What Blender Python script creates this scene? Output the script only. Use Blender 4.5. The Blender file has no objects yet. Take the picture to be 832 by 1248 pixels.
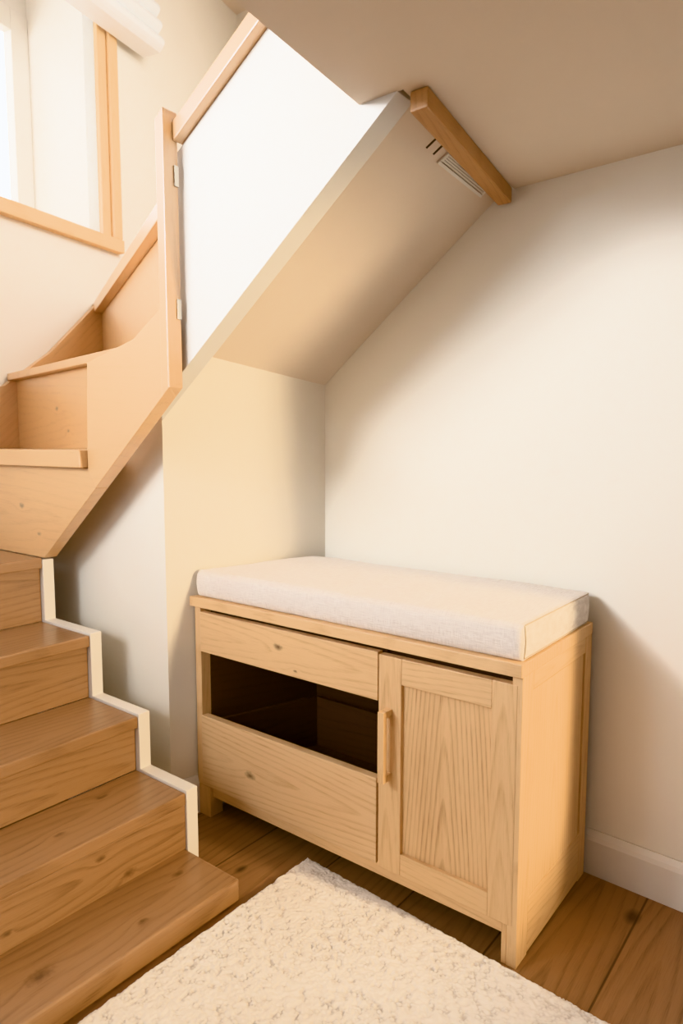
import bpy, bmesh, math, random
from mathutils import Vector, Matrix, noise

S = 1.2                      # metres per drawing unit
rnd = random.Random(7)
sc = bpy.context.scene
col = sc.collection

# ------------------------------------------------------------------ materials
def new_mat(name):
    m = bpy.data.materials.new(name)
    m.use_nodes = True
    nt = m.node_tree
    return m, nt, nt.nodes['Principled BSDF']

def lin(r, g, b):
    f = lambda c: (c/255/12.92) if c/255 <= .04045 else ((c/255+.055)/1.055)**2.4
    return (f(r), f(g), f(b), 1)

class NG:
    """tiny node helper"""
    def __init__(s, nt): s.nt = nt
    def n(s, t, **kw):
        x = s.nt.nodes.new(t)
        for k, v in kw.items(): setattr(x, k, v)
        return x
    def put(s, sock, v):
        if isinstance(v, bpy.types.NodeSocket): s.nt.links.new(v, sock)
        else: sock.default_value = v
    def math(s, op, a, b=0.0, c=None, clamp=False):
        x = s.n('ShaderNodeMath', operation=op); x.use_clamp = clamp
        s.put(x.inputs[0], a); s.put(x.inputs[1], b)
        if c is not None: s.put(x.inputs[2], c)
        return x.outputs[0]
    def vec(s, x, y, z):
        v = s.n('ShaderNodeCombineXYZ')
        s.put(v.inputs[0], x); s.put(v.inputs[1], y); s.put(v.inputs[2], z)
        return v.outputs[0]
    def noise(s, v, scale=1, detail=2, rough=.5):
        x = s.n('ShaderNodeTexNoise'); s.put(x.inputs['Vector'], v)
        x.inputs['Scale'].default_value = scale; x.inputs['Detail'].default_value = detail
        x.inputs['Roughness'].default_value = rough
        return x.outputs['Fac']
    def ramp(s, f, stops):
        x = s.n('ShaderNodeValToRGB'); s.put(x.inputs[0], f)
        e = x.color_ramp.elements
        while len(e) < len(stops): e.new(.5)
        for k, (p, c) in enumerate(stops):
            e[k].position = p; e[k].color = c if len(c) == 4 else (*c, 1)
        return x.outputs[0]
    def mapr(s, f, a, b, c=0.0, d=1.0):
        x = s.n('ShaderNodeMapRange'); s.put(x.inputs[0], f)
        for i, v in enumerate((a, b, c, d)): s.put(x.inputs[i+1], v)
        return x.outputs[0]
    def mix(s, f, a, b, mode='MIX'):
        x = s.n('ShaderNodeMix', data_type='RGBA', blend_type=mode)
        s.put(x.inputs[0], f); s.put(x.inputs[6], a); s.put(x.inputs[7], b)
        return x.outputs[2]

def wood_nodes(g, u, v, w, base, dark, knotc, freq, ring_amt, knots):
    """oak: nested cathedral rings, pores along the grain, a few knots. u runs along the grain (metres)."""
    disp = None
    kmask = None
    if knots:
        for (ku, kv, kr) in knots:
            du = g.math('MULTIPLY', g.math('SUBTRACT', u, ku), .55)
            dv = g.math('SUBTRACT', v, kv)
            d = g.math('SQRT', g.math('ADD', g.math('MULTIPLY', du, du), g.math('MULTIPLY', dv, dv)))
            m = g.mapr(g.math('ADD', d, g.math('MULTIPLY', g.math('SUBTRACT', g.noise(g.vec(u, v, w), 90, 2), .5), kr*1.3)), kr*.2, kr*1.6, 1.0, 0.0)
            kmask = m if kmask is None else g.math('MAXIMUM', kmask, m)
            push = g.math('MULTIPLY', g.math('POWER', 2.718, g.math('MULTIPLY', d, -1.0/(kr*2.6))), 1.5)
            disp = push if disp is None else g.math('ADD', disp, push)
    warp = g.noise(g.vec(g.math('MULTIPLY', u, 1.8), g.math('MULTIPLY', v, 8), g.math('MULTIPLY', w, 8)), 1, 1.2)
    r = g.math('SQRT', g.math('ADD', g.math('MULTIPLY', v, v), .0003))
    t = g.math('ADD', g.math('MULTIPLY', r, freq), g.math('MULTIPLY', u, freq*.075))
    t = g.math('ADD', t, g.math('MULTIPLY', warp, 1.25))
    if disp is not None: t = g.math('ADD', t, disp)
    fr = g.math('FRACT', t)
    ring = g.ramp(fr, [(0, (.05, .05, .05)), (.5, (.05, .05, .05)), (.86, (1, 1, 1)), (.97, (.5, .5, .5)), (1, (.05, .05, .05))])
    rv = g.noise(g.vec(g.math('MULTIPLY', u, 5), g.math('MULTIPLY', v, 40), g.math('MULTIPLY', w, 40)), 1, 2)
    ring = g.math('MULTIPLY', ring, g.mapr(rv, .3, .7, .35, 1.0))
    pores = g.noise(g.vec(g.math('MULTIPLY', u, 16), g.math('MULTIPLY', v, 430), g.math('MULTIPLY', w, 430)), 1, 3, .65)
    pores = g.math('MULTIPLY', g.mapr(pores, .50, .68), g.math('ADD', .45, g.math('MULTIPLY', ring, .8)))
    streak = g.noise(g.vec(g.math('MULTIPLY', u, 2.0), g.math('MULTIPLY', v, 110), g.math('MULTIPLY', w, 110)), 1, 4, .65)
    broad = g.noise(g.vec(g.math('MULTIPLY', u, 1.3), g.math('MULTIPLY', v, 6), g.math('MULTIPLY', w, 6)), 1, 2)
    f = g.math('ADD', g.math('MULTIPLY', ring, ring_amt), g.math('MULTIPLY', pores, .40))
    f = g.math('ADD', f, g.math('MULTIPLY', g.math('SUBTRACT', streak, .5), .45))
    f = g.math('ADD', f, g.math('MULTIPLY', g.math('SUBTRACT', broad, .5), .55), clamp=True)
    c = g.mix(f, base, dark)
    if kmask is not None: c = g.mix(g.math('MULTIPLY', kmask, .8), c, knotc)
    return c, f

def wood(name, base, dark, freq=42, ring_amt=.42, rough=.42, knots=None, coat=0.0):
    m, nt, p = new_mat(name); g = NG(nt)
    a = g.n('ShaderNodeAttribute', attribute_name='grain')
    sp = g.n('ShaderNodeSeparateXYZ'); nt.links.new(a.outputs['Vector'], sp.inputs[0])
    c, f = wood_nodes(g, sp.outputs[0], sp.outputs[1], sp.outputs[2], base, dark, lin(88, 60, 38), freq, ring_amt, knots)
    nt.links.new(c, p.inputs['Base Color'])
    p.inputs['Roughness'].default_value = rough
    if coat: p.inputs['Coat Weight'].default_value = coat; p.inputs['Coat Roughness'].default_value = .34; p.inputs['Coat IOR'].default_value = 1.5 if coat < .9 else 1.85
    b = g.n('ShaderNodeBump'); b.inputs['Strength'].default_value = .12; b.inputs['Distance'].default_value = .002
    g.put(b.inputs['Height'], g.math('SUBTRACT', 1.0, f)); nt.links.new(b.outputs[0], p.inputs['Normal'])
    return m

def paint(name, c, rough=.75, bump=.06, var=.02):
    m, nt, p = new_mat(name); g = NG(nt)
    tc = g.n('ShaderNodeTexCoord').outputs['Object']
    n1 = g.noise(tc, 1.7, 3)
    dk = tuple(x*(1-var*3) for x in c[:3]) + (1,)
    nt.links.new(g.mix(n1, dk, c), p.inputs['Base Color'])
    p.inputs['Roughness'].default_value = rough
    b = g.n('ShaderNodeBump'); b.inputs['Strength'].default_value = bump; b.inputs['Distance'].default_value = .002
    g.put(b.inputs['Height'], g.noise(tc, 160, 2)); nt.links.new(b.outputs[0], p.inputs['Normal'])
    return m

BENCH_L, BENCH_D = lin(224, 186, 139), lin(178, 132, 86)
STAIR_L, STAIR_D = lin(160, 124, 90), lin(102, 72, 48)
M = {}
M['wall'] = paint('wall_paint', lin(238, 230, 215))
M['ceil'] = paint('ceiling_paint', lin(224, 208, 188))
M['panel'] = paint('balustrade_paint', lin(220, 215, 206), rough=.6, bump=.02)
M['white'] = paint('white_satin_paint', lin(230, 223, 212), rough=.45, bump=.02)
M['bench'] = wood('light_oak', BENCH_L, BENCH_D, freq=70, ring_amt=.30, rough=.45)
M['bench_panel'] = wood('light_oak_panel', lin(222, 184, 137), lin(160, 113, 70), freq=84, ring_amt=.50, rough=.45)
M['drawer_top'] = wood('light_oak_top_drawer', BENCH_L, BENCH_D, freq=60, ring_amt=.32, rough=.45, knots=[(-.005, .012, .007), (.06,-.045,.003)])
M['drawer_low'] = wood('light_oak_low_drawer', lin(222, 186, 142), BENCH_D, freq=60, ring_amt=.42, rough=.45, knots=[(-.125, -.02, .009)])
M['inside'] = wood('shaded_oak_inside', lin(84, 56, 36), lin(52, 33, 21), freq=40, ring_amt=.3, rough=.6)  # oak colour darkened to stand in for shade inside the bench
M['stair'] = wood('stair_oak', STAIR_L, STAIR_D, freq=46, ring_amt=.38, rough=.36, coat=.25)
M['stair_k1'] = wood('stair_oak_knotty', STAIR_L, STAIR_D, freq=40, ring_amt=.42, rough=.36, coat=.25,
                     knots=[(-.22, .02, .014), (.19, -.03, .008), (.02, .05, .006)])
M['stair_k2'] = wood('stair_oak_riser_knots', STAIR_L, STAIR_D, freq=44, ring_amt=.48, rough=.38, coat=.2,
                     knots=[(.27, -.05, .009), (.19, .03, .006), (-.05, -.03, .006)])
M['winder'] = wood('winder_oak', lin(212, 170, 120), lin(168, 120, 74), freq=34, ring_amt=.24, rough=.42, coat=1.0,
                   knots=[(.05, .03, .007), (.16,-.06,.005)])
M['winder_plain'] = wood('winder_oak_plain', lin(214, 172, 122), lin(168, 122, 76), freq=34, ring_amt=.18, rough=.42, coat=1.0)
M['pine'] = wood('window_pine', lin(234, 196, 146), lin(206, 158, 104), freq=60, ring_amt=.25, rough=.4)
M['beam'] = wood('beam_oak', lin(182, 138, 92), lin(136, 96, 58), freq=80, ring_amt=.35, rough=.45)
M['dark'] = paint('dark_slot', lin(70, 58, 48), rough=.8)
M['metal'], nt, p = new_mat('brushed_hinge_metal')
p.inputs['Metallic'].default_value = 1; p.inputs['Roughness'].default_value = .35; p.inputs['Base Color'].default_value = lin(190, 182, 168)
M['blind'] = paint('blind_white', lin(232, 230, 226), rough=.5, bump=.01)

def floor_mat():
    m, nt, p = new_mat('oak_plank_floor'); g = NG(nt)
    tc = g.n('ShaderNodeTexCoord').outputs['Object']
    sp = g.n('ShaderNodeSeparateXYZ'); nt.links.new(tc, sp.inputs[0])
    W = .21*S
    xs = g.math('DIVIDE', g.math('ADD', sp.outputs[0], .35*S), W)
    ix = g.math('FLOOR', xs); fx = g.math('SUBTRACT', xs, ix)
    wn = g.n('ShaderNodeTexWhiteNoise', noise_dimensions='1D'); nt.links.new(ix, wn.inputs['W'])
    off = wn.outputs['Value']
    L = 5.5
    ys = g.math('DIVIDE', g.math('ADD', sp.outputs[1], g.math('MULTIPLY', off, L)), L)
    iy = g.math('FLOOR', ys); fy = g.math('SUBTRACT', ys, iy)
    wn2 = g.n('ShaderNodeTexWhiteNoise', noise_dimensions='2D'); nt.links.new(g.vec(ix, iy, 0), wn2.inputs['Vector'])
    r2 = wn2.outputs['Value']
    u = g.math('ADD', sp.outputs[1], g.math('MULTIPLY', r2, 7.3))
    v = g.math('ADD', g.math('MULTIPLY', g.math('SUBTRACT', fx, .5), W), g.math('MULTIPLY', g.math('SUBTRACT', r2, .5), .12))
    c, f = wood_nodes(g, u, v, g.math('MULTIPLY', r2, 3.1), lin(154, 118, 85), lin(94, 67, 45), lin(60, 38, 24), 40, .5, None)
    tint = g.mapr(r2, 0, 1, .82, 1.08)
    hs = g.n('ShaderNodeHueSaturation'); g.put(hs.inputs['Value'], tint); g.put(hs.inputs['Color'], c)
    ex = g.math('MINIMUM', fx, g.math('SUBTRACT', 1.0, fx)); ey = g.math('MINIMUM', fy, g.math('SUBTRACT', 1.0, fy))
    gap = g.math('MAXIMUM', g.mapr(ex, .006, .014, 1.0, 0.0), g.mapr(ey, .0006, .0014, 1.0, 0.0))
    # two knots in the planks by the stair
    km = None
    for (kx, ky, kr) in ((-1.135*S, 1.06*S, .011), (-.36*S, 1.46*S, .016), (-.62*S,.62*S,.01)):
        dx = g.math('SUBTRACT', sp.outputs[0], kx); dy = g.math('MULTIPLY', g.math('SUBTRACT', sp.outputs[1], ky), .6)
        d = g.math('SQRT', g.math('ADD', g.math('MULTIPLY', dx, dx), g.math('MULTIPLY', dy, dy)))
        k = g.mapr(d, kr*.4, kr*1.5, .8, 0.0); km = k if km is None else g.math('MAXIMUM', km, k)
    cc = g.mix(km, hs.outputs[0], lin(52, 32, 18))
    cc = g.mix(g.math('MULTIPLY', gap, .75), cc, lin(48, 30, 16))
    nt.links.new(cc, p.inputs['Base Color'])
    p.inputs['Roughness'].default_value = .42
    b = g.n('ShaderNodeBump'); b.inputs['Strength'].default_value = .25; b.inputs['Distance'].default_value = .002
    g.put(b.inputs['Height'], g.math('SUBTRACT', g.math('MULTIPLY', f, -.4), gap)); nt.links.new(b.outputs[0], p.inputs['Normal'])
    return m
M['floor'] = floor_mat()

def linen_mat():
    m, nt, p = new_mat('natural_linen'); g = NG(nt)
    tc = g.n('ShaderNodeTexCoord').outputs['Object']
    sp = g.n('ShaderNodeSeparateXYZ'); nt.links.new(tc, sp.inputs[0])
    x, y, z = sp.outputs
    a = g.noise(g.vec(g.math('MULTIPLY', x, 40), g.math('MULTIPLY', y, 900), g.math('MULTIPLY', z, 900)), 1, 2)
    b = g.noise(g.vec(g.math('MULTIPLY', x, 900), g.math('MULTIPLY', y, 40), g.math('MULTIPLY', z, 40)), 1, 2)
    h = g.math('ADD', a, b)
    f = g.mapr(h, .75, 1.25)
    big = g.noise(tc, 5, 3)
    c = g.mix(f, lin(206, 192, 178), lin(240, 230, 218))
    c = g.mix(g.mapr(big, .3, .7, 0, .25), c, lin(216, 202, 188))
    nt.links.new(c, p.inputs['Base Color'])
    p.inputs['Roughness'].default_value = .9; p.inputs['Sheen Weight'].default_value = .25
    bp = g.n('ShaderNodeBump'); bp.inputs['Strength'].default_value = .35; bp.inputs['Distance'].default_value = .001
    g.put(bp.inputs['Height'], h); nt.links.new(bp.outputs[0], p.inputs['Normal'])
    return m
M['linen'] = linen_mat()

def rug_mat():
    m, nt, p = new_mat('cream_wool_pile'); g = NG(nt)
    tc = g.n('ShaderNodeTexCoord').outputs['Object']
    at = g.n('ShaderNodeAttribute', attribute_name='crevice_shade').outputs['Fac']
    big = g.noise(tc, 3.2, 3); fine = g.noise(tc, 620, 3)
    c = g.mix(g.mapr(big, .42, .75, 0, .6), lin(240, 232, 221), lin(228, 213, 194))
    c = g.mix(g.math('MULTIPLY', at, .55), c, lin(160, 138, 114))  # shade between the tufts, put into the wool colour
    nt.links.new(c, p.inputs['Base Color'])
    p.inputs['Roughness'].default_value = .95; p.inputs['Sheen Weight'].default_value = .3
    bp = g.n('ShaderNodeBump'); bp.inputs['Strength'].default_value = .5; bp.inputs['Distance'].default_value = .002
    g.put(bp.inputs['Height'], fine); nt.links.new(bp.outputs[0], p.inputs['Normal'])
    return m
M['rug'] = rug_mat()

def glass_mat():
    m, nt, p = new_mat('window_glass'); g = NG(nt)
    out = nt.nodes['Material Output']
    tr = g.n('ShaderNodeBsdfTransparent'); gl = g.n('ShaderNodeBsdfGlossy'); gl.inputs['Roughness'].default_value = .02
    mx = g.n('ShaderNodeMixShader')
    mx.inputs[0].default_value = .05; nt.links.new(tr.outputs[0], mx.inputs[1]); nt.links.new(gl.outputs[0], mx.inputs[2])
    nt.links.new(mx.outputs[0], out.inputs[0])
    return m
M['glass'] = glass_mat()

# ------------------------------------------------------------------ mesh building
ORG = {}
class MB:
    def __init__(s): s.bm = bmesh.new()
    def hexa(s, b, t):
        """bottom ring of points and top ring of points (same count)"""
        vb = [s.bm.verts.new(Vector(p)*S) for p in b]; vt = [s.bm.verts.new(Vector(p)*S) for p in t]
        n = len(vb)
        s.bm.faces.new(vb[::-1]); s.bm.faces.new(vt)
        for i in range(n):
            j = (i+1) % n
            s.bm.faces.new([vb[i], vb[j], vt[j], vt[i]])
        return s
    def box(s, x0, x1, y0, y1, z0, z1):
        q = [(x0, y0), (x1, y0), (x1, y1), (x0, y1)]
        return s.hexa([(*a, z0) for a in q], [(*a, z1) for a in q])
    def plan(s, pts, z0, z1):                      # polygon in XY
        return s.hexa([(*a, z0) for a in pts], [(*a, z1) for a in pts])
    def elev(s, pts, y0, y1):                      # polygon in XZ
        return s.hexa([(a, y0, b) for a, b in pts], [(a, y1, b) for a, b in pts])
    def build(s, name, mat, parent=None, loc=None, grain=None, bevel=0.0, seg=2, goff=None, gc=None, smooth=False):
        bm = s.bm
        bmesh.ops.recalc_face_normals(bm, faces=bm.faces)
        if bevel:
            ed = [e for e in bm.edges if len(e.link_faces) == 2 and e.calc_face_angle(0) > .35]
            bmesh.ops.bevel(bm, geom=ed, offset=bevel*S, segments=seg, affect='EDGES', profile=.6, clamp_overlap=True)
        org = ORG[parent.name] if parent else (Vector(loc)*S if loc else Vector((0, 0, 0)))
        me = bpy.data.meshes.new(name)
        bmesh.ops.triangulate(bm, faces=[f for f in bm.faces if len(f.verts) > 4])
        bmesh.ops.translate(bm, verts=bm.verts, vec=-org)
        bm.to_mesh(me); bm.free()
        if grain:
            U = Vector({'x': (1, 0, 0), 'y': (0, 1, 0), 'z': (0, 0, 1)}[grain] if isinstance(grain, str) else grain).normalized()
            cs = [v.co for v in me.vertices]
            lo = Vector([min(c[i] for c in cs) for i in range(3)]); hi = Vector([max(c[i] for c in cs) for i in range(3)])
            ctr = (lo+hi)/2 if gc is None else Vector(gc)*S-org
            ext = hi-lo
            axes = sorted([Vector((1, 0, 0)), Vector((0, 1, 0)), Vector((0, 0, 1))], key=lambda a: -abs(a.dot(U)))[1:]
            axes.sort(key=lambda a: -abs(ext.dot(a)))
            V = (axes[0]-U*axes[0].dot(U)).normalized(); Wv = U.cross(V)
            go = Vector(goff) if goff else Vector((rnd.uniform(0, 3), rnd.uniform(-.06, .06), rnd.uniform(0, 2)))
            at = me.attributes.new('grain', 'FLOAT_VECTOR', 'POINT')
            for i, v in enumerate(me.vertices):
                d = v.co-ctr
                at.data[i].vector = (d.dot(U)+go.x, d.dot(V)+go.y, d.dot(Wv)+go.z)
        o = bpy.data.objects.new(name, me); col.objects.link(o)
        me.materials.append(M[mat] if isinstance(mat, str) else mat)
        if smooth:
            for f in me.polygons: f.use_smooth = True
        if parent: o.parent = parent
        else: o.location = org
        ORG[o.name] = org
        return o

def thing(name, label, cat, loc, group=None):
    o = bpy.data.objects.new(name, None); col.objects.link(o); o.location = Vector(loc)*S
    o.empty_display_size = .05
    ORG[o.name] = Vector(loc)*S
    o['label'] = label; o['category'] = cat
    if group: o['group'] = group
    return o
def tag(o, label, cat, group=None):
    o['label'] = label; o['category'] = cat
    if group: o['group'] = group
    return o
def struct(o, label=None):
    o['kind'] = 'structure'
    if label: o['label'] = label
    return o

# ------------------------------------------------------------------ the room
CX, CY = -1.325, 1.607                                   # inner corner of the alcove
def left_wall_x(y): return CX + (y-CY)*(-1.418-CX)/(1.1655-CY)
EY = 1.094
EX = left_wall_x(EY)
def back_y(x): return 1.565 + (-.48-x)*.05
ROT = math.radians(12)
WD = Vector((-math.sin(ROT), math.cos(ROT))); WN = Vector((-math.cos(ROT), -math.sin(ROT)))   # along and out of the window wall
def win(y, out=0.0):                                      # a point on the window wall at depth y, pushed outwards
    t = (y-1.26)/WD.y
    p = Vector((-2.56, 1.26)) + WD*t + WN*out
    return (p.x, p.y)

struct(MB().box(-3.3, 2.2, -2.2, 2.6, -.06, 0).build('floor', 'floor'))
struct(MB().plan([(-1.42, CY+.0), (CX, back_y(CX)), (2.2, back_y(2.2)), (2.2, back_y(2.2)+.06), (-1.42, 1.70)], 0, 1.72).build('wall_back', 'wall'))
struct(MB().box(.30, .40, 1.402, 1.56, 0, 1.60).build('lamp_blocker', 'wall'))  # unseen pier added to keep the warm lamp off the alcove corner
lw = MB()
lw.hexa([(EX, EY, 0), (CX, CY, 0), (CX-.05, CY+.01, 0), (EX-.05, EY+.005, 0)],
        [(EX, EY, 1.25), (CX, CY, 1.19), (CX-.05, CY+.01, 1.19), (EX-.05, EY+.005, 1.25)])
struct(lw.build('wall_left', 'wall'))
# white panel under the flight of winders
struct(MB().elev([(-2.12, 0), (EX+.0002, 0), (EX+.0002, 1.088), (-1.99, .705), (-2.12, .63)], 1.0935, 1.12).build('wall_understair', 'wall'))
# sloping soffit of the upper flight
bm = MB(); N = 14; grid = []
for i in range(N+1):
    a = i/N; row = []
    for j in range(9):
        b = j/8
        lo = Vector((EX-.03, 1.082, 1.238)).lerp(Vector((CX-.03, 1.62, 1.150)), b)
        hi = Vector((-.690, 1.082, 1.612)).lerp(Vector((-.735, 1.62, 1.612)), b)
        row.append(bm.bm.verts.new(lo.lerp(hi, a)*S))
    grid.append(row)
top = [[bm.bm.verts.new(v.co+Vector((-.02, 0, .03))*S) for v in r] for r in grid]
for i in range(N):
    for j in range(8):
        bm.bm.faces.new([grid[i][j], grid[i+1][j], grid[i+1][j+1], grid[i][j+1]])
        bm.bm.faces.new([top[i][j], top[i][j+1], top[i+1][j+1], top[i+1][j]])
for i in range(N):
    for j in (0, 8):
        bm.bm.faces.new([grid[i][j], grid[i+1][j], top[i+1][j], top[i][j]])
for j in range(8):
    for i in (0, N):
        bm.bm.faces.new([grid[i][j], grid[i][j+1], top[i][j+1], top[i][j]])
struct(bm.build('ceiling_sloped', 'ceil', smooth=False))
# flat ceiling with the stair opening cut out of it
struct(MB().plan([(-.769, 1.033), (-.678, 1.033), (-.684, 1.086), (-.725, 1.64), (2.2, 1.48), (2.2, -2.2), (-.6, -2.2), (-.6, -.4), (-.729, .693)],
                 1.6, 1.72).build('ceiling', 'ceil'))
# upper storey shell seen through the opening
ww = MB()
def wall_piece(y0, y1, z0, z1, th=.06):
    ww.hexa([(*win(y0), z0), (*win(y1), z0), (*win(y1, th), z0), (*win(y0, th), z0)],
            [(*win(y0), z1), (*win(y1), z1), (*win(y1, th), z1), (*win(y0, th), z1)])
WY0, WY1, WZ0, WZ1 = -2.4, 1.735, 1.835, 3.05
wall_piece(-2.8, 2.85, 0, WZ0); wall_piece(WY1, 2.85, WZ0, 3.3); wall_piece(-2.8, WY0, WZ0, 3.3); wall_piece(WY0, WY1, WZ1, 3.3)
struct(ww.build('wall_window', 'wall'))
struct(MB().box(-3.0, -.3, 2.75, 2.81, 0, 3.3).build('wall_stairwell', 'wall'))
struct(MB().plan([(-3.05, 2.81), (-1.55, -2.8), (.3, -2.8), (.3, 2.81)], 3.3, 3.36).build('ceiling_upper', 'ceil'))
struct(MB().plan([(-.3,2.81),(-.3,1.70),(-.24,1.70),(-.24,2.81)], 1.72, 3.3).build('wall_upper', 'wall'))

# baseboards
def base_profile(p0, p1, nrm, h=.105, t=.014):
    b = MB(); n = Vector(nrm).normalized()
    a0, a1 = Vector(p0), Vector(p1)
    ring = [(0, 0), (t, 0), (t, h-.022), (t*.8, h-.012), (t*.45, h-.004), (t*.3, h), (0, h)]
    f = lambda p: [(p.x+n.x*d, p.y+n.y*d, z) for d, z in ring]
    b.hexa(f(a0), f(a1)); return b
struct(base_profile((CX, back_y(CX)-.0005), (2.2, back_y(2.2)-.0005), (-.05, -1)).build('baseboard_back', 'white'))
struct(base_profile((EX+.0005, EY), (left_wall_x(1.56)+.0005, 1.56), (1, -.2), t=.010).build('baseboard_left', 'white'))

# window ------------------------------------------------------------
w1 = bpy.data.objects.new('window_1', None); col.objects.link(w1); ORG['window_1'] = Vector((*win(.3), WZ0))*S; w1.location = ORG['window_1']
struct(w1)
def wbox(mb, y0, y1, o0, o1, z0, z1):
    mb.hexa([(*win(y0, o0), z0), (*win(y1, o0), z0), (*win(y1, o1), z0), (*win(y0, o1), z0)],
            [(*win(y0, o0), z1), (*win(y1, o0), z1), (*win(y1, o1), z1), (*win(y0, o1), z1)]); return mb
D = .43
rv = MB()
def wquad_box(pts4, z0, z1): rv.hexa([(*p, z0) for p in pts4], [(*p, z1) for p in pts4])
wbox(rv, WY1, WY1+.04, .0, D+.04, WZ0-.03, WZ1+.04); wbox(rv, WY0-.04, WY0, .0, D+.04, WZ0-.03, WZ1+.04)
wbox(rv, WY0, WY1, .061, D+.04, WZ1, WZ1+.04); wbox(rv, WY0, WY1, .061, D+.04, WZ0-.04, WZ0-.005)
rv.build('window_reveal', 'white', w1)
wd3 = (WD.x, WD.y, 0)
sill = wbox(MB(), WY0-.1, WY1+.105, -.035, .07, WZ0-.008, WZ0+.046).build('window_sill', 'pine', w1, grain=wd3, bevel=.004)
cas = MB(); wbox(cas, WY1+.002, WY1+.05, -.016, .02, WZ0+.047, WZ1+.1)
cas.build('window_casing', 'pine', w1, grain='z', bevel=.005)
cas = MB(); wbox(cas, WY1+.053, WY1+.105, -.028, .0, WZ0+.047, WZ1+.1)
cas.build('window_casing', 'pine', w1, grain='z', bevel=.007)
fr = MB(); fw_ = .085
F0, F1, G0, G1 = WY0+.0, WY1-.0, WZ0+.05, WZ1-.3
wbox(fr, F1-fw_, F1, D-.05, D, WZ0, G1+.09); wbox(fr, F0, F0+fw_, D-.05, D, WZ0, G1+.09)
wbox(fr, F0+fw_, F1-fw_, D-.05, D, G1, G1+.09); wbox(fr, F0+fw_, F1-fw_, D-.05, D, WZ0, G0+.04)
wbox(fr, -.30, -.23, D-.05, D, G0+.04, G1)
fr.build('window_frame', 'white', w1, bevel=.004)
rvh = wbox(MB(), WY0, WY1, D-.045, D-.0, G1+.09, WZ1); rvh.build('window_head', 'white', w1)
wbox(MB(), F0+fw_-.01, F1-fw_+.01, D-.028, D-.022, G0+.03, G1+.01).build('window_pane', 'glass', w1)

# blind drawn up at the top of the window -----------------------------
bl = thing('window_blind', 'white slatted blind gathered up above the window, at the top left corner', 'blind', (*win(1.2, -.1), 2.73))
def blind_band(z0, h, o0, o1, name):
    b = MB(); ring = []
    n = 6
    prof = [(o1, z0), (o1, z0+h)] + [(o0+(o1-o0)*.25*(1-math.sin(math.pi*k/n)), z0+h*(1-k/n)) for k in range(n+1)]
    f = lambda y: [(*win(y, o), z) for o, z in prof]
    b.hexa(f(-2.5), f(1.985))
    return b.build(name, 'blind', bl, bevel=.003)
blind_band(2.70, .074, -.16, -.04, 'bottom_rail')
blind_band(2.776, .068, -.15, -.04, 'blind_slat')
blind_band(2.846, .068, -.14, -.04, 'blind_slat')
blind_band(2.916, .10, -.13, -.002, 'headrail')

# ------------------------------------------------------------------ staircase
st = thing('staircase', 'oak winder staircase with white stepped edge trim and boarded balustrade, left of the bench', 'staircase', (-1.45, .5, 0))
NX = [-1.054, -1.233, -1.411, -1.613, -1.84]; NZ = [.052, .189, .330, .499, .683]
YS, YN = .981, -.02
TH = .030
# lowest step: a solid rounded platform
MB().box(NX[1]-.03, NX[0], YN, YS, 0, NZ[0]).build('tread', 'stair_k1', st, grain='y', bevel=.008, seg=3, goff=(0, .01, 0), gc=(-1.14, .75, .04))
for i in range(1, 5):
    back = NX[i+1]-.012 if i < 4 else NX[i]-.10
    if i < 4:
        MB().box(back, NX[i], YN, YS, NZ[i]-TH, NZ[i]).build('tread', 'stair_k1' if i == 1 else 'stair', st, grain='y', bevel=.004, seg=3,
             **(dict(goff=(.13, .02, 0.3), gc=(-1.33, .8, .18)) if i == 1 else {}))
    else:
        a = win(YN); b_ = win(YS)
        MB().plan([(NX[4], YN), (NX[4], YS), (b_[0]+.002, YS), (a[0]+.002, YN)], NZ[4]-TH, NZ[4]).build('tread', 'stair', st, grain='y', bevel=.004, seg=3)
    rx = NX[i]-(.003 if i == 1 else .013)
    MB().box(rx-.018, rx, YN, YS-.0005, NZ[i-1], NZ[i]-TH-.0003).build('riser', 'stair_k2' if i in (1, ) else 'stair', st, grain='y', bevel=.001,
             **(dict(goff=(0, .01, .5), gc=(NX[i], .6, (NZ[i]+NZ[i-1])/2)) if i == 1 else {}))
# white stepped edge trim
ed = []
for i in range(1, 5):
    ed += [(NX[i]+.003, NZ[i-1]+.006 if i > 1 else 0), (NX[i]+.003, NZ[i]+.006)]
ed += [(-1.90, NZ[4]+.006), (-1.90, 0)]
ed[-2] = (-1.86, NZ[4]-.005); ed[-1] = (-1.86, 0); ed[7] = (NX[4]+.003, NZ[4]-.005)
MB().elev(ed, YS+.0003, 1.014).build('edge_trim', 'white', st, bevel=.0025)
# back riser of the quarter landing and the broad pale inner board, both in one plane
zl = lambda x: .690+(x+1.821)*(1.118-.690)/(-1.267+1.821)
MB().elev([(-2.52, .684), (-1.828, .684), (-1.562, zl(-1.562)), (-1.592, .940), (-2.52, .940)], YS+.001, 1.019).build('riser', 'winder', st, grain='x', bevel=.0015, goff=(.1, .0, .2), gc=(-1.9, .98, .8))
MB().elev([(-1.561, zl(-1.561)), (-1.2575, zl(-1.2575)+.002), (-1.2575, 1.30), (-1.284, 1.30), (-1.386, 1.243), (-1.58, 1.203), (-1.592, .986), (-1.592, .941)],
          YS, 1.019).build('inner_string', 'winder_plain', st, grain='x', bevel=.0012, goff=(1.0, .1, .2))
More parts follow.
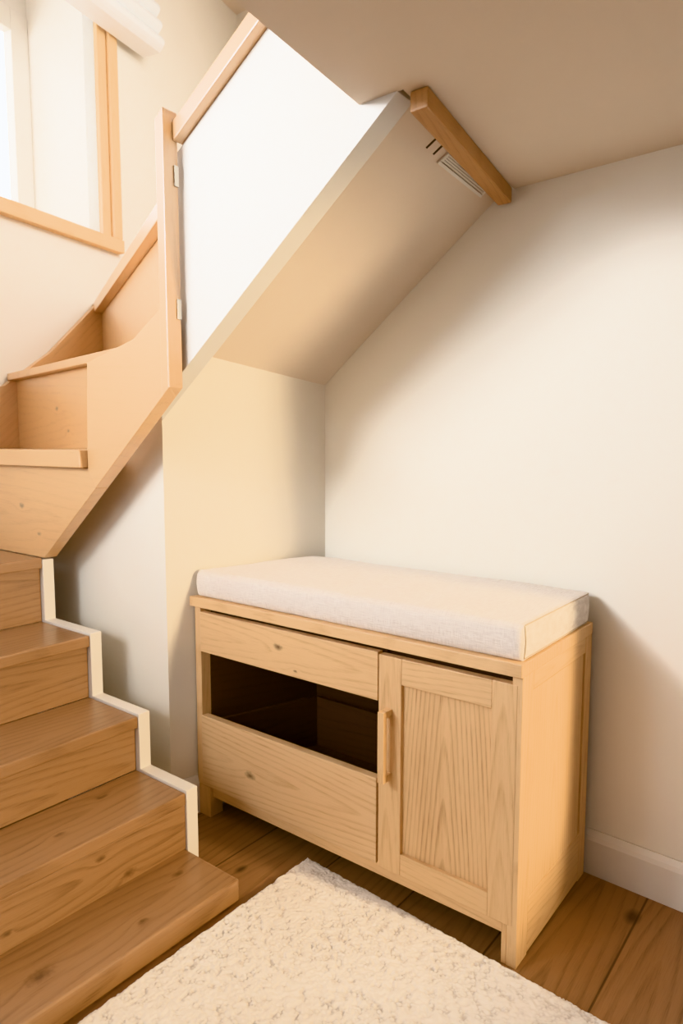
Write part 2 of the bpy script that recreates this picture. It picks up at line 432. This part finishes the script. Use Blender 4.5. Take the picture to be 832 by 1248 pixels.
# winder treads
def plan_part(name, pts, z0, z1, mat='winder_plain', **k): return MB().plan(pts, z0, z1).build(name, mat, st, **k)
plan_part('tread', [(-1.5935, .958), (-1.5935, 1.10), (-1.70, 1.13), (win(1.31)[0]+.004, 1.31), (win(.958)[0]+.004, .958)], .941, .986, grain='x', bevel=.003)
def B(x): return 1.144-.1664*(x+1.863)
plan_part('riser', [(-1.45, B(-1.45)+.03), (-1.45, B(-1.45)+.048), (win(1.31)[0]+.004, B(-2.57)+.048), (win(1.29)[0]+.004, B(-2.57)+.03)], .986, 1.2345, mat='winder', grain='x', bevel=.001, goff=(.0, .02, .3), gc=(-2.2, 1.2, 1.11))
def Cl(x): return 1.156+(-1.557-x)*.4832
plan_part('tread', [(-1.40, B(-1.40)), (-1.40, Cl(-1.40)+.07), (win(1.72)[0]+.004, Cl(-2.66)+.06), (win(1.26)[0]+.004, B(-2.56))], 1.235, 1.26, grain='x', bevel=.003)
plan_part('riser', [(-1.40, Cl(-1.40)+.035), (-1.40, Cl(-1.40)+.055), (win(1.745)[0]+.004, Cl(-2.663)+.055), (win(1.72)[0]+.004, Cl(-2.658)+.035)], 1.26, 1.5495, grain='x', bevel=.001, goff=(.5,.05,.1))
plan_part('tread', [(-1.40, Cl(-1.40)), (-1.40, 2.745), (win(2.745)[0]+.004, 2.745), (win(1.68)[0]+.004, Cl(-2.645))], 1.55, 1.592, grain=(-.9, .435, 0), bevel=.003)
# wall string along the window wall
ws = MB()
prof = [(.985, .987), (.985, 1.15), (1.235, 1.215), (1.44, 1.357), (1.70, 1.60), (1.80, 1.72), (2.74, 2.55), (2.74, 1.594), (1.75, 1.25), (1.40, 1.22), (1.30, .987)]
ws.hexa([(*win(y, -.001), z) for y, z in prof], [(*win(y, -.022), z) for y, z in prof])
ws.build('wall_string', 'winder_plain', st, grain=(WD.x*.8, WD.y*.8, .6), bevel=.002)
# newel, handrail, boarded balustrade
bs = st
nl = MB(); q = [(-1.2835, 0), (-1.2565, 0)]
nl.hexa([(-1.2835, YS-.0015, zl(-1.2835)), (-1.2565, YS-.0015, zl(-1.2565)), (-1.2565, 1.0185, zl(-1.2565)+.012), (-1.2835, 1.0185, zl(-1.2835))],
        [(-1.2835, YS-.0015, 1.702), (-1.2565, YS-.0015, 1.720), (-1.2565, 1.0185, 1.720), (-1.2835, 1.0185, 1.702)])
nl.build('newel_post', 'winder_plain', bs, grain='z', bevel=.0022, goff=(.3, .03, .2))
rl = lambda x: 1.672+(x+1.230)*.5726
MB().elev([(-1.256, rl(-1.256)), (-.50, rl(-.50)), (-.50, rl(-.50)+.041), (-1.256, rl(-1.256)+.041)], 1.005, 1.10).build('handrail', 'winder_plain', bs, grain=(.868, 0, .497), bevel=.0025)
sp_ = lambda x: 1.155+.745*(x+1.284)
bal = MB()
def bal_ring(y, xa): return [(xa, y, sp_(xa)), (-.688, y, sp_(-.688)), (-.688, y, rl(-.688)-.001), (-1.286, y, rl(-1.286)-.001), (-1.286, y, 1.36), (xa+.02, y, 1.31), (xa, y, 1.265)]
bal.hexa(bal_ring(1.03, -1.350), bal_ring(1.080, -1.416))
ba = bal.build('balustrade_panel', 'panel', bs, bevel=.0015)
for z in (1.585, 1.300):
    MB().box(-1.256, -1.2525, 1.0060, 1.0175, z-.022, z+.022).build('hinge', 'metal', bs, bevel=.001)

# ------------------------------------------------------------------ oak beam and vents under the ceiling
bmn = MB(); 
bmn.hexa([(-.668, 1.045, 1.565), (-.635, 1.045, 1.565), (-.722, 1.574, 1.565), (-.757, 1.574, 1.565)],
         [(-.668, 1.045, 1.612), (-.632, 1.045, 1.5995), (-.720, 1.574, 1.5995), (-.757, 1.574, 1.612)])
bmn = MB()
bmn.hexa([(-.672, 1.045, 1.565), (-.636, 1.045, 1.565), (-.721, 1.566, 1.565), (-.756, 1.566, 1.565)],
         [(-.672, 1.045, 1.5995), (-.636, 1.045, 1.5995), (-.721, 1.566, 1.5995), (-.756, 1.566, 1.5995)])
tag(bmn.build('oak_beam', 'beam', None, loc=(-.70, 1.3, 1.565), grain=(-.16, 1, 0), bevel=.004), 'short oak beam fixed under the ceiling where it meets the sloping soffit', 'beam')
def sof(y, dist):                                   # a point on the soffit, dist down the slope from its top edge
    b = (y-1.082)/(1.62-1.082)
    lo = Vector((EX-.03, 1.082, 1.238)).lerp(Vector((CX-.03, 1.62, 1.150)), b)
    hi = Vector((-.690, 1.082, 1.612)).lerp(Vector((-.735, 1.62, 1.612)), b)
    d = (lo-hi).normalized(); n = d.cross(Vector((0, 1, 0))).normalized()
    if n.z > 0: n = -n
    return hi+d*dist, n, d
def sof_box(mb, y0, y1, d0, d1, h0, h1):
    ps = []
    for y, d in ((y0, d0), (y1, d0), (y1, d1), (y0, d1)):
        p, n, _ = sof(y, d); ps.append((p, n))
    mb.hexa([tuple(p+n*h0) for p, n in ps], [tuple(p+n*h1) for p, n in ps]); return mb
vl, _, _ = sof(1.40, .045)
vt = thing('air_vent', 'white slotted air vent in the sloping soffit beside the oak beam', 'vent', tuple(vl))
fm = MB(); y0, y1, d0, d1 = 1.288, 1.512, .026, .062
sof_box(fm, y0, y1, d0, d0+.007, .0005, .005); sof_box(fm, y0, y1, d1-.007, d1, .0005, .005)
sof_box(fm, y0, y0+.008, d0+.008, d1-.008, .0005, .005); sof_box(fm, y1-.008, y1, d0+.008, d1-.008, .0005, .005)
fm.build('vent_frame', 'white', vt)
M['ventback'] = paint('vent_shadow', lin(150, 134, 116), rough=.8)
sof_box(MB(), y0+.008, y1-.008, d0+.008, d1-.008, .0002, .001).build('vent_backing', 'ventback', vt)
for k in range(4):
    a = d0+.0082+k*.0050
    sof_box(MB(), y0+.008, y1-.008, a, a+.0037, .0012, .004).build('slat', 'white', vt)
sl = []
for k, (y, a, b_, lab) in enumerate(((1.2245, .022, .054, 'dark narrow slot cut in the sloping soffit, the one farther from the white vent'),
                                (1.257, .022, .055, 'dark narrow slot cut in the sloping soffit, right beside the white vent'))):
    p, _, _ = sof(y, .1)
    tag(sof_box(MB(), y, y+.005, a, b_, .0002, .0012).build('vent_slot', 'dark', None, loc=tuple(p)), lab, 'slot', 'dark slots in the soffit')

# ------------------------------------------------------------------ storage bench
X1, Y0, DP = -.4915, 1.1655, .380
XL = -1.412; YB = Y0+DP
XLB = left_wall_x(YB)+.012                          # the left end is scribed to the wall
def xl(y): return XL+(y-Y0)/(YB-Y0)*(XLB-XL)
bn = thing('storage_bench', 'light oak storage bench with a drawer, open bay and cupboard door, fitted in the alcove', 'bench', ((XL+X1)/2, (Y0+YB)/2, 0))
def bpart(mb, name, mat='bench', parent=bn, **k):
    k.setdefault('grain', 'x'); k.setdefault('bevel', .0015)
    return mb.build(name, mat, parent, **k)
ZT = .601
bpart(MB().plan([(XL-.012, Y0-.008), (X1, Y0-.008), (X1, YB), (xl(YB), YB)], ZT-.026, ZT), 'worktop', bevel=.002)
FY = Y0                      # front plane of doors and drawers
GY = Y0+.020                 # carcass front edge
# right side: frame and recessed panel
X0s = X1-.022
sd = bpart(MB().box(X0s, X1-.010, Y0+.05, YB-.035, .10, ZT-.055), 'side_panel', grain='z', goff=(0, .03, .1))
bpart(MB().box(X0s, X1-.001, Y0+.001, Y0+.052, 0, ZT-.0265), 'stile', parent=sd, grain='z')
bpart(MB().box(X0s, X1-.001, YB-.040, YB, 0, ZT-.0265), 'stile', parent=sd, grain='z')
bpart(MB().box(X0s, X1-.0012, Y0+.0525, YB-.0405, ZT-.062, ZT-.0265), 'rail', parent=sd, grain='y')
bpart(MB().box(X0s, X1-.0012, Y0+.0525, YB-.0405, .004, .118), 'rail', parent=sd, grain='y')
# flush insert: only the back edge of the frame stands proud
bpart(MB().box(X1-.0105, X1-.0016, Y0+.0525, YB-.052, .1185, ZT-.0625), 'panel_insert', parent=sd, grain='z', bevel=.0006, goff=(0, .02, .1))
# left side
ls = MB().plan([(XL, GY-.018), (XL+.022, GY-.018), (xl(YB)+.022, YB), (xl(YB), YB)], 0.085, ZT-.0265)
bpart(ls, 'side_panel', grain='z')
bpart(MB().box(XL+.001, XL+.048, Y0+.002, Y0+.046, 0, .0845), 'leg', grain='z')
bpart(MB().box(xl(YB)+.003, xl(YB)+.045, YB-.045, YB-.002, 0, .0845), 'leg', grain='z')
bpart(MB().box(X1-.032-.001, X0s-.0005, Y0+.002, Y0+.042, 0, .0845), 'leg', grain='z')
# back, base, divider, apron
bpart(MB().plan([(XL+.0225, GY+.008), (XL+.0285, GY+.008), (xl(YB)+.0285, YB-.014), (xl(YB)+.0225, YB-.014)], 0.0975, ZT-.054), 'inner_shade_sheet', 'inside', grain='y', bevel=.0006)  # dark sheet added as painted shade over the inner left side
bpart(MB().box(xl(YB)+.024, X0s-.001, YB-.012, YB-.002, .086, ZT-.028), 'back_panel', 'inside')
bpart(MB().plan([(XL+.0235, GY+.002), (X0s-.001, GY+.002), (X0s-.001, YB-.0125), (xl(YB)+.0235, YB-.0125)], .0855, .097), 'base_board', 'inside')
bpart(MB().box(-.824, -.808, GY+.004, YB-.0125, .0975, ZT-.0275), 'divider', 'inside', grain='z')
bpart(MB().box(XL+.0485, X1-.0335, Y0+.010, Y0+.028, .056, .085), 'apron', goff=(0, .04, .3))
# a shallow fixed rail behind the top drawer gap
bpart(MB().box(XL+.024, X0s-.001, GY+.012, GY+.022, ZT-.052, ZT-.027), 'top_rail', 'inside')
# top drawer
dx0, dx1 = XL+.0225, -.817
t = bpart(MB().box(dx0, dx1, FY, FY+.019, .455, .562), 'drawer', 'drawer_top', goff=(0, 0, .2), bevel=.002)
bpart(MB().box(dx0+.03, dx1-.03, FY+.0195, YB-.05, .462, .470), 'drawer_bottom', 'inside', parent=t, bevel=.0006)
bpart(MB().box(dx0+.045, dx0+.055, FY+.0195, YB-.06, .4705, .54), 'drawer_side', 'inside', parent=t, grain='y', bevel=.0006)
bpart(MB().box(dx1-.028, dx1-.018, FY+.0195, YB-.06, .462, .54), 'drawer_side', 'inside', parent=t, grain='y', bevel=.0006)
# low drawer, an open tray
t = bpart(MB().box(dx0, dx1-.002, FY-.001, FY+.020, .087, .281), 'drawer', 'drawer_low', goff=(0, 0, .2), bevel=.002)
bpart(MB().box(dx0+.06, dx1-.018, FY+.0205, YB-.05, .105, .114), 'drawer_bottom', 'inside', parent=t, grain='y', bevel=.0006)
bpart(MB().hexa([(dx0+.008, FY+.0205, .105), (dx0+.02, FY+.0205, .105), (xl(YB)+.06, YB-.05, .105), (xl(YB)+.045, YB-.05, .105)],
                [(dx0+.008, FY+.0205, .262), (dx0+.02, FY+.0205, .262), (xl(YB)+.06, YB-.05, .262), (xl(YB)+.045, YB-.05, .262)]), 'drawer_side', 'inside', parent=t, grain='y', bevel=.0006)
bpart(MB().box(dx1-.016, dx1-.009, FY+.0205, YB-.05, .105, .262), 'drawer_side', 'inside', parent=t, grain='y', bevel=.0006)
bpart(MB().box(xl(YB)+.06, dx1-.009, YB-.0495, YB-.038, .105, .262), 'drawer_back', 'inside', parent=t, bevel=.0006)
# cupboard door: shaker frame, flat panel, bar handle
ax0, ax1, az0, az1 = -.8145, -.5030, .083, .558
d = bpart(MB().box(ax0+.05, ax1-.045, FY+.009, FY+.016, az0+.04, az1-.045), 'door', 'bench_panel', grain='z', goff=(.02, .004, .4), bevel=.0004)
bpart(MB().box(ax0, ax0+.057, FY, FY+.020, az0, az1), 'stile', parent=d, grain='z')
bpart(MB().box(ax1-.051, ax1, FY, FY+.020, az0, az1), 'stile', parent=d, grain='z')
bpart(MB().box(ax0+.0572, ax1-.0512, FY+.0004, FY+.020, az1-.056, az1), 'rail', parent=d)
bpart(MB().box(ax0+.0572, ax1-.0512, FY+.0004, FY+.020, az0, az0+.048), 'rail', parent=d)
hd = MB()
hx = -.787
hd.box(hx-.0078, hx+.0078, FY-.032, FY-.020, .292, .446)
hd.box(hx-.0078, hx+.0078, FY-.0201, FY-.0002, .432, .446); hd.box(hx-.0078, hx+.0078, FY-.0201, FY-.0002, .292, .306)
bpart(hd, 'handle', parent=d, grain='z', bevel=.0012)

# ------------------------------------------------------------------ bench cushion
cb = bmesh.new()
nx, ny, nz = 72, 30, 7
cx0, cx1, cy0, cy1, cz0, cz1 = 0, 1, 0, 1, ZT+.0006, ZT+.070
def cpos(a, b, c):
    """a, b, c in 0..1: rounded slab, crowned top, soft wobble"""
    y = (Y0+.006)+(YB-.008-(Y0+.006))*b
    xa = xl(y)+.006; xb = X1-.008
    x = xa+(xb-xa)*a; z = cz0+(cz1-cz0)*c
    ex = min(a, 1-a)*(xb-xa); ey = min(b, 1-b)*(YB-Y0); ez = (1-c)*(cz1-cz0); eb = c*(cz1-cz0)
    crown = .004*(1-(2*a-1)**4)*(1-(2*b-1)**4)
    if c > .5: z += crown*(c-.5)*2
    w = noise.noise(Vector((x*5, y*5, z*9)))*.003+noise.noise(Vector((x*16, y*16, z*16+4)))*.0012
    bulge = .005*math.sin(math.pi*c)
    if a < 1e-6: x -= bulge*.4
    if a > 1-1e-6: x += bulge*.6
    if b < 1e-6: y -= bulge+w*.6
    if b > 1-1e-6: y += bulge*.3
    if c > 1-1e-6: z += w
    # rounded front/top edges
    r = .013
    if b < .5 and ey < r and ez < r:
        dy, dz = r-ey, r-ez; L = math.hypot(dy, dz)
        if L > r: k = 1-r/L; y += dy*k; z -= dz*k
    rb = .008
    if b < .5 and ey < rb and eb < rb:
        dy, dz = rb-ey, rb-eb; L = math.hypot(dy, dz)
        if L > rb: k = 1-rb/L; y += dy*k; z += dz*k
    r2 = .006
    if ex < r2 and ez < r2:
        dx, dz = r2-ex, r2-ez; L = math.hypot(dx, dz)
        if L > r2: k = 1-r2/L; x += dx*k*(1 if a < .5 else -1); z -= dz*k
    r3 = .009
    if ex < r3 and ey < r3:
        dx, dy = r3-ex, r3-ey; L = math.hypot(dx, dy)
        if L > r3: k = 1-r3/L; x += dx*k*(1 if a < .5 else -1); y += dy*k*(1 if b < .5 else -1)
    return Vector((x, y, z))
def spaced(n):                                       # denser near the edges so the rounding shows
    e = [0, .004, .009, .014, .02]
    core = [.02+(.96)*(i/(n)) for i in range(1, n)]
    return e+core+[1-t_ for t_ in e[::-1]]
A_, B_, C_ = spaced(nx), spaced(ny), [0, .05, .12, .25, .4, .55, .7, .82, .88, .93, .97, 1]
B_ = [0, .008, .016, .025, .034, .045]+[.045+.91*i/ny for i in range(1, ny)]+[.955, .97, .98, .99, 1]
cache = {}
def cv(a, b, c):
    k = (round(a, 5), round(b, 5), round(c, 5))
    if k not in cache: cache[k] = cb.verts.new(cpos(a, b, c)*S)
    return cache[k]
def patch(U, V, f):
    for i in range(len(U)-1):
        for j in range(len(V)-1):
            cb.faces.new([f(U[i], V[j]), f(U[i+1], V[j]), f(U[i+1], V[j+1]), f(U[i], V[j+1])])
patch(A_, B_, lambda a, b: cv(a, b, 1)); patch(A_, B_, lambda a, b: cv(a, 1-b if False else b, 0))
patch(A_, C_, lambda a, c: cv(a, 0, c)); patch(A_, C_, lambda a, c: cv(a, 1, c))
patch(B_, C_, lambda b, c: cv(0, b, c)); patch(B_, C_, lambda b, c: cv(1, b, c))
mbc = MB(); mbc.bm.free(); mbc.bm = cb
cu = mbc.build('bench_cushion', 'linen', None, loc=((XL+X1)/2, (Y0+YB)/2, ZT), smooth=True)
tag(cu, 'long flat cream linen seat cushion lying on top of the oak storage bench', 'cushion')
def tube(pts, r, name, mat, parent, loc=None):
    b = bmesh.new(); rings = []
    P = [Vector(p)*S for p in pts]
    for i, p in enumerate(P):
        t_ = (P[min(i+1, len(P)-1)]-P[max(i-1, 0)]).normalized()
        up = Vector((0, 0, 1)) if abs(t_.z) < .9 else Vector((1, 0, 0))
        s1 = t_.cross(up).normalized(); s2 = s1.cross(t_)
        rings.append([b.verts.new(p+(s1*math.cos(k*math.pi/3)+s2*math.sin(k*math.pi/3))*r*S) for k in range(6)])
    for i in range(len(rings)-1):
        for k in range(6): b.faces.new([rings[i][k], rings[i][(k+1) % 6], rings[i+1][(k+1) % 6], rings[i+1][k]])
    b.faces.new(rings[0]); b.faces.new(rings[-1][::-1])
    m = MB(); m.bm.free(); m.bm = b
    return m.build(name, mat, parent, smooth=True)
M['seam'] = paint('linen_seam', lin(196, 176, 150), rough=.9)
tube([cpos(1, b, .955)+Vector((.0006, 0, .0004)) for b in B_[4:]], .0013, 'seam', 'seam', cu)
tube([cpos(1, .026, c)+Vector((.0008, -.0004, 0)) for c in C_[1:-1]], .0013, 'seam', 'seam', cu)
tube([cpos(1, b, .05)+Vector((.0006, 0, -.0002)) for b in B_[4:]], .0011, 'seam', 'seam', cu)

# ------------------------------------------------------------------ rug
rb = bmesh.new()
RX0, RX1, RY0, RY1, STEP = -1.032, .12, .38, 1.150, .0024
ang = math.radians(-3.3)
nx = int((RX1-RX0)/STEP); ny = int((RY1-RY0)/STEP)
vs = []; crev = []
for i in range(nx+1):
    row = []
    for j in range(ny+1):
        x = RX0+STEP*i; y = RY0+STEP*j
        wp = noise.noise_vector(Vector((x*42, y*42, 2)))*.55
        d4 = noise.voronoi(Vector((x*S*104, y*S*130, .5))+Vector((wp.x, wp.y, 0)))[0]      # woolly tufts, one per cell
        gap = max(0.0, 1-(d4[1]-d4[0])/.30)
        mask = max(0.0, min(1.0, .35+1.5*noise.noise(Vector((x*58, y*58, 11)))+.5*noise.noise(Vector((x*7, y*7, 4)))))
        lump = noise.noise(Vector((x*9, y*9, 5)))+.6*noise.noise(Vector((x*33, y*33, 8)))
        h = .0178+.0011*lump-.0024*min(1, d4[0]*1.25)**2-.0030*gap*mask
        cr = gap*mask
        e = min(i, nx-i, j, ny-j)*STEP
        if e < .013: h *= math.sqrt(max(0.03, 1-((.013-e)/.013)**2))
        wob = Vector((noise.noise(Vector((y*60, 3.3, x*20))), noise.noise(Vector((x*60, 7.7, y*20))), 0))*(.0028 if e < .02 else .001)
        # turned a little about its far left corner
        dx, dy = x-RX0, y-RY1
        p = Vector((RX0+dx*math.cos(ang), RY1+.034+dx*math.sin(ang)+dy, max(h, .0008)))+wob
        row.append(rb.verts.new(p*S)); crev.append(cr)
    vs.append(row)
for i in range(nx):
    for j in range(ny):
        rb.faces.new([vs[i][j], vs[i+1][j], vs[i+1][j+1], vs[i][j+1]])
m_ = MB(); m_.bm.free(); m_.bm = rb
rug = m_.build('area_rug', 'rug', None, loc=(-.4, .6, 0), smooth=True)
rug.data.attributes.new('crevice_shade', 'FLOAT', 'POINT').data.foreach_set('value', crev)
tag(rug, 'cream short pile wool rug lying on the oak floor in front of the bench', 'rug')

# ------------------------------------------------------------------ light
wo = bpy.data.worlds.new('World'); sc.world = wo; wo.use_nodes = True
bg = wo.node_tree.nodes['Background']
wg = NG(wo.node_tree)
dirv = wg.n('ShaderNodeTexCoord').outputs['Generated']
dp = wg.n('ShaderNodeVectorMath', operation='DOT_PRODUCT'); wg.put(dp.inputs[0], dirv); dp.inputs[1].default_value = Vector((-.86, .25, .42)).normalized()
k = wg.mapr(dp.outputs['Value'], .35, .75)                 # bright overcast sky on the window side, dim warm rooms behind the viewer
wg.put(bg.inputs[0], wg.mix(k, (1.0, .95, .88, 1), (1.0, .985, .96, 1)))
wg.put(bg.inputs[1], wg.mapr(k, 0, 1, .47, 8.0))

def area(name, loc, target, sx, sy, power, color, spread=180):
    l = bpy.data.lights.new(name, 'AREA'); l.shape = 'RECTANGLE'; l.size = sx*S; l.size_y = sy*S
    l.energy = power; l.color = color; l.spread = math.radians(spread)
    o = bpy.data.objects.new(name, l); col.objects.link(o); o.location = Vector(loc)*S
    o.rotation_euler = (Vector(target)*S-Vector(loc)*S).to_track_quat('-Z', 'Y').to_euler()
    return o
wc = win(.7, .75)
tgt = win(.7, -1.0)
area('daylight', (*wc, 2.55), (*tgt, 2.3), 2.8, 2.4, 60, (.97, .985, 1.0))
area('low_sun', (-2.62, -2.10, 2.30), (-.5, 1.5, 1.0), .9, .8, 340, (.98, .985, 1.0))
area('panel_fill', (-1.2, -2.1, 1.25), (-1.5, 1.0, .7), 1.3, 1.0, 22, (1.0, .97, .93))  # added fill behind the viewer, brightens the lower white panel
area('stair_front_fill', (-1.72, -1.5, 1.95), (-1.5, 1.0, 1.45), .9, .7, 15, (.97, .985, 1.0), 50)  # added fill, whitens the fronts of inner board, newel and rail
area('window_wall_fill', (-.95, 1.75, 2.65), (-2.6, 1.5, 2.05), .8, .8, 20, (1.0, .98, .95), 110)  # unseen fill added behind the balustrade to brighten the window wall
area('stairwell_fill', (-1.5, .5, 3.24), (-1.5, .5, 0), 1.0, 1.2, 10, (1.0, .98, .96))  # unseen overhead fill added for the balustrade panel and handrail
sp = bpy.data.lights.new('warm_lamp', 'SPOT'); sp.energy = 540; sp.color = (1.0, .77, .48); sp.spot_size = math.radians(42); sp.spot_blend = .5; sp.shadow_soft_size = .09
so = bpy.data.objects.new('warm_lamp', sp); col.objects.link(so); so.location = Vector((1.55, 1.375, 1.20))*S
so.rotation_euler = (Vector((-1.40, 1.05, .60))-Vector((1.55, 1.375, 1.20))).to_track_quat('-Z', 'Y').to_euler()

# ------------------------------------------------------------------ camera
f, yaw, pitch = 837.18, .665554, .097915
fwd = Vector((-math.sin(yaw)*math.cos(pitch), math.cos(yaw)*math.cos(pitch), -math.sin(pitch)))
rt = Vector((math.cos(yaw), math.sin(yaw), 0)); up = rt.cross(fwd)
cam = bpy.data.cameras.new('camera'); cam.sensor_fit = 'HORIZONTAL'; cam.sensor_width = 36; cam.lens = 36*f/832
cam.clip_start = .01
co = bpy.data.objects.new('camera', cam); col.objects.link(co)
co.matrix_world = Matrix(((rt.x, up.x, -fwd.x, 0), (rt.y, up.y, -fwd.y, 0), (rt.z, up.z, -fwd.z, S), (0, 0, 0, 1)))
cam.dof.use_dof = True; cam.dof.focus_distance = 1.55*S; cam.dof.aperture_fstop = 5.6
sc.camera = co

sc.view_settings.view_transform = 'Khronos PBR Neutral'
sc.view_settings.look = 'None'
sc.view_settings.use_white_balance = True
sc.view_settings.white_balance_temperature = 5980; sc.view_settings.white_balance_tint = 9
sc.view_settings.exposure = -0.12
